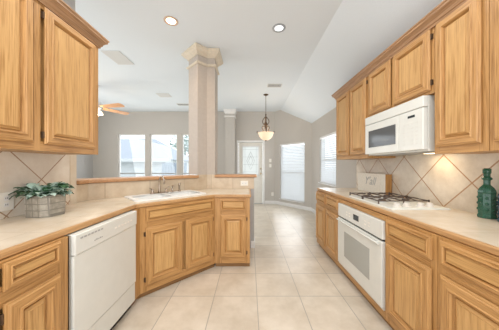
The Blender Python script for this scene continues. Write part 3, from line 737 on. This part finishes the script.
# ceiling fixtures -------------------------------------------------
M_ringW = mat('ring_warm_glow', (.62, .45, .33), .4); M_ringC = mat('ring_grey', (.33, .36, .38), .35)  # ring colours carry the lamp's warm glow and the can's dark interior
def downlight(label, x_, y_, m, power, col):
    t_ = thing('recessed_light', label, 'ceiling light', (x_, y_, ZC), 0)
    bm = bmesh.new(); lathe(bm, [(.055, 0), (.085, 0), (.085, -.005), (.078, -.008), (.058, -.006), (.055, 0)], 28); obj('trim_ring', bm, M_ringW if power > 10 else M_ringC, t_, smooth=True)
    bm = bmesh.new(); lathe(bm, [(0, -.0035), (.057, -.0035), (.057, -.0015)], 28); obj('lens', bm, m, t_)
    point('recessed_bulb', (x_, y_, ZC-.03), power, col, .06, 'SPOT', 2.7)
downlight('round recessed ceiling light glowing warm nearest the column', -.963, 2.49, M_lampW, 26, (1, .74, .50))
downlight('round recessed ceiling light with cool white lens over the aisle', .38, 2.62, M_lampC, 6, (1, .97, .92))
def vent(label, x_, y_, sx, sy):
    v_ = thing('ceiling_vent', label, 'vent', (x_, y_, ZC))
    obj('frame', B(-sx/2, sx/2, -sy/2, sy/2, -.008, 0), M_vent, v_)
    bm = bmesh.new(); n = int((sy-.04)/.02)
    for k in range(n): box(bm, -sx/2+.02, sx/2-.02, -sy/2+.02+k*.02, -sy/2+.03+k*.02, -.0095, -.008)
    obj('louvres', bm, M_ventd if sy < .2 else M_vent, v_)
vent('pale ceiling vent nearest the left wall cabinet', -2.16, 3.35, .28, .42)
vent('small pale ceiling vent above the middle living room window', -2.16, 5.13, .30, .28)
vent('dark slotted ceiling vent just left of the column', -1.93, 5.93, .36, .19)
vent('tan ceiling vent above the pendant lamp', .555, 4.51, .32, .19)

# pendant ----------------------------------------------------------
pd = thing('pendant_lamp', 'bronze pendant lamp with glowing alabaster bowl in the breakfast nook', 'pendant lamp', (.41, 5.09, 1.87))
T = ZC-1.87
bm = bmesh.new(); lathe(bm, [(0, T-.001), (.06, T-.001), (.062, T-.012), (.03, T-.028), (.01, T-.04), (0, T-.042)], 20); obj('canopy', bm, M_bronze, pd, smooth=True)
bm = bmesh.new(); tube(bm, [(0, 0, .70), (0, 0, T-.03)], .006, 6); obj('rod', bm, M_bronze, pd)
bm = bmesh.new(); lathe(bm, [(0, .02), (.012, .03), (.014, .30), (.035, .34), (.02, .38), (.04, .42), (.045, .45), (.02, .49), (.016, .56), (.03, .60), (.012, .64), (.02, .67), (.006, .71)], 16)
for k in range(3):
    a = 2*PI*k/3+.5; ca, sa = math.cos(a), math.sin(a)
    pts = arc(lambda t_: (ca*(.02+.075*math.sin(PI*t_)), sa*(.02+.075*math.sin(PI*t_)), .40+.22*t_), 9); tube(bm, pts, .010, 6)
    pts = [(ca*q, sa*q, z) for q, z in ((.03, .38), (.09, .40), (.11, .35), (.07, .29), (.10, .24), (.19, .215), (.245, .235), (.26, .27), (.235, .275))]; tube(bm, pts, .010, 6)
obj('scroll_frame', bm, M_bronze, pd, smooth=True)
bm = bmesh.new(); lathe(bm, [(.012, .03), (.06, .035), (.12, .07), (.165, .13), (.19, .20), (.205, .215), (.20, .222), (.185, .20), (.15, .13), (.1, .08), (.03, .045)], 32); obj('glass_bowl', bm, M_bowl, pd, smooth=True)
bm = bmesh.new(); lathe(bm, [(0, 0), (.01, .005), (.008, .015), (.02, .022), (.02, .032), (0, .034)], 12); obj('finial', bm, M_bronze, pd, smooth=True)
point('pendant_bulb', (.41, 5.09, 2.16), 8, (1, .8, .55), .08)

# ceiling fan ------------------------------------------------------
fn = thing('ceiling_fan', 'wood bladed ceiling fan with lit globes in the living room', 'ceiling fan', (-3.42, 4.5, 2.40), 0)
T = ZC-2.40
bm = bmesh.new(); lathe(bm, [(0, T-.001), (.07, T-.001), (.06, T-.05), (.015, T-.08), (.014, .30), (.03, .29)], 18); obj('downrod', bm, M_trim, fn, smooth=True)
bm = bmesh.new(); lathe(bm, [(.03, .29), (.10, .27), (.13, .23), (.13, .17), (.09, .13), (.07, .09), (0, .085)], 24); obj('motor_housing', bm, M_trim, fn, smooth=True)
for k in range(5):
    a = 2*PI*k/5+math.radians(-12); R = Matrix.Rotation(a, 3, 'Z')
    bm = bmesh.new()
    pts = [(.16, -.055), (.68, -.08), (.72, -.05), (.73, 0), (.72, .05), (.68, .08), (.16, .055)]
    lo = [bm.verts.new(R @ Vector((px, py, .165-py*.22))) for px, py in pts]; hi = [bm.verts.new(R @ Vector((px, py, .172-py*.22))) for px, py in pts]
    bm.faces.new(lo); bm.faces.new(hi)
    for i in range(7): bm.faces.new((lo[i], lo[(i+1) % 7], hi[(i+1) % 7], hi[i]))
    b_ = obj('blade', bm, M_fanw, fn)
    bm = bmesh.new(); tube(bm, [R @ Vector((.1, 0, .175)), R @ Vector((.22, 0, .178))], .012, 6); obj('blade_bracket', bm, M_brass, b_)
for k in range(3):
    a = 2*PI*k/3+.1
    bm = bmesh.new(); lathe(bm, [(.02, .08), (.035, .06), (.055, .02), (.062, 0), (.05, -.005), (0, .0)], 16, (.10*math.cos(a), .10*math.sin(a), 0)); obj('lamp_shade', bm, M_fanl, fn, smooth=True)
point('fan_bulb', (-3.42, 4.5, 2.33), 14, (1, .82, .6), .08)
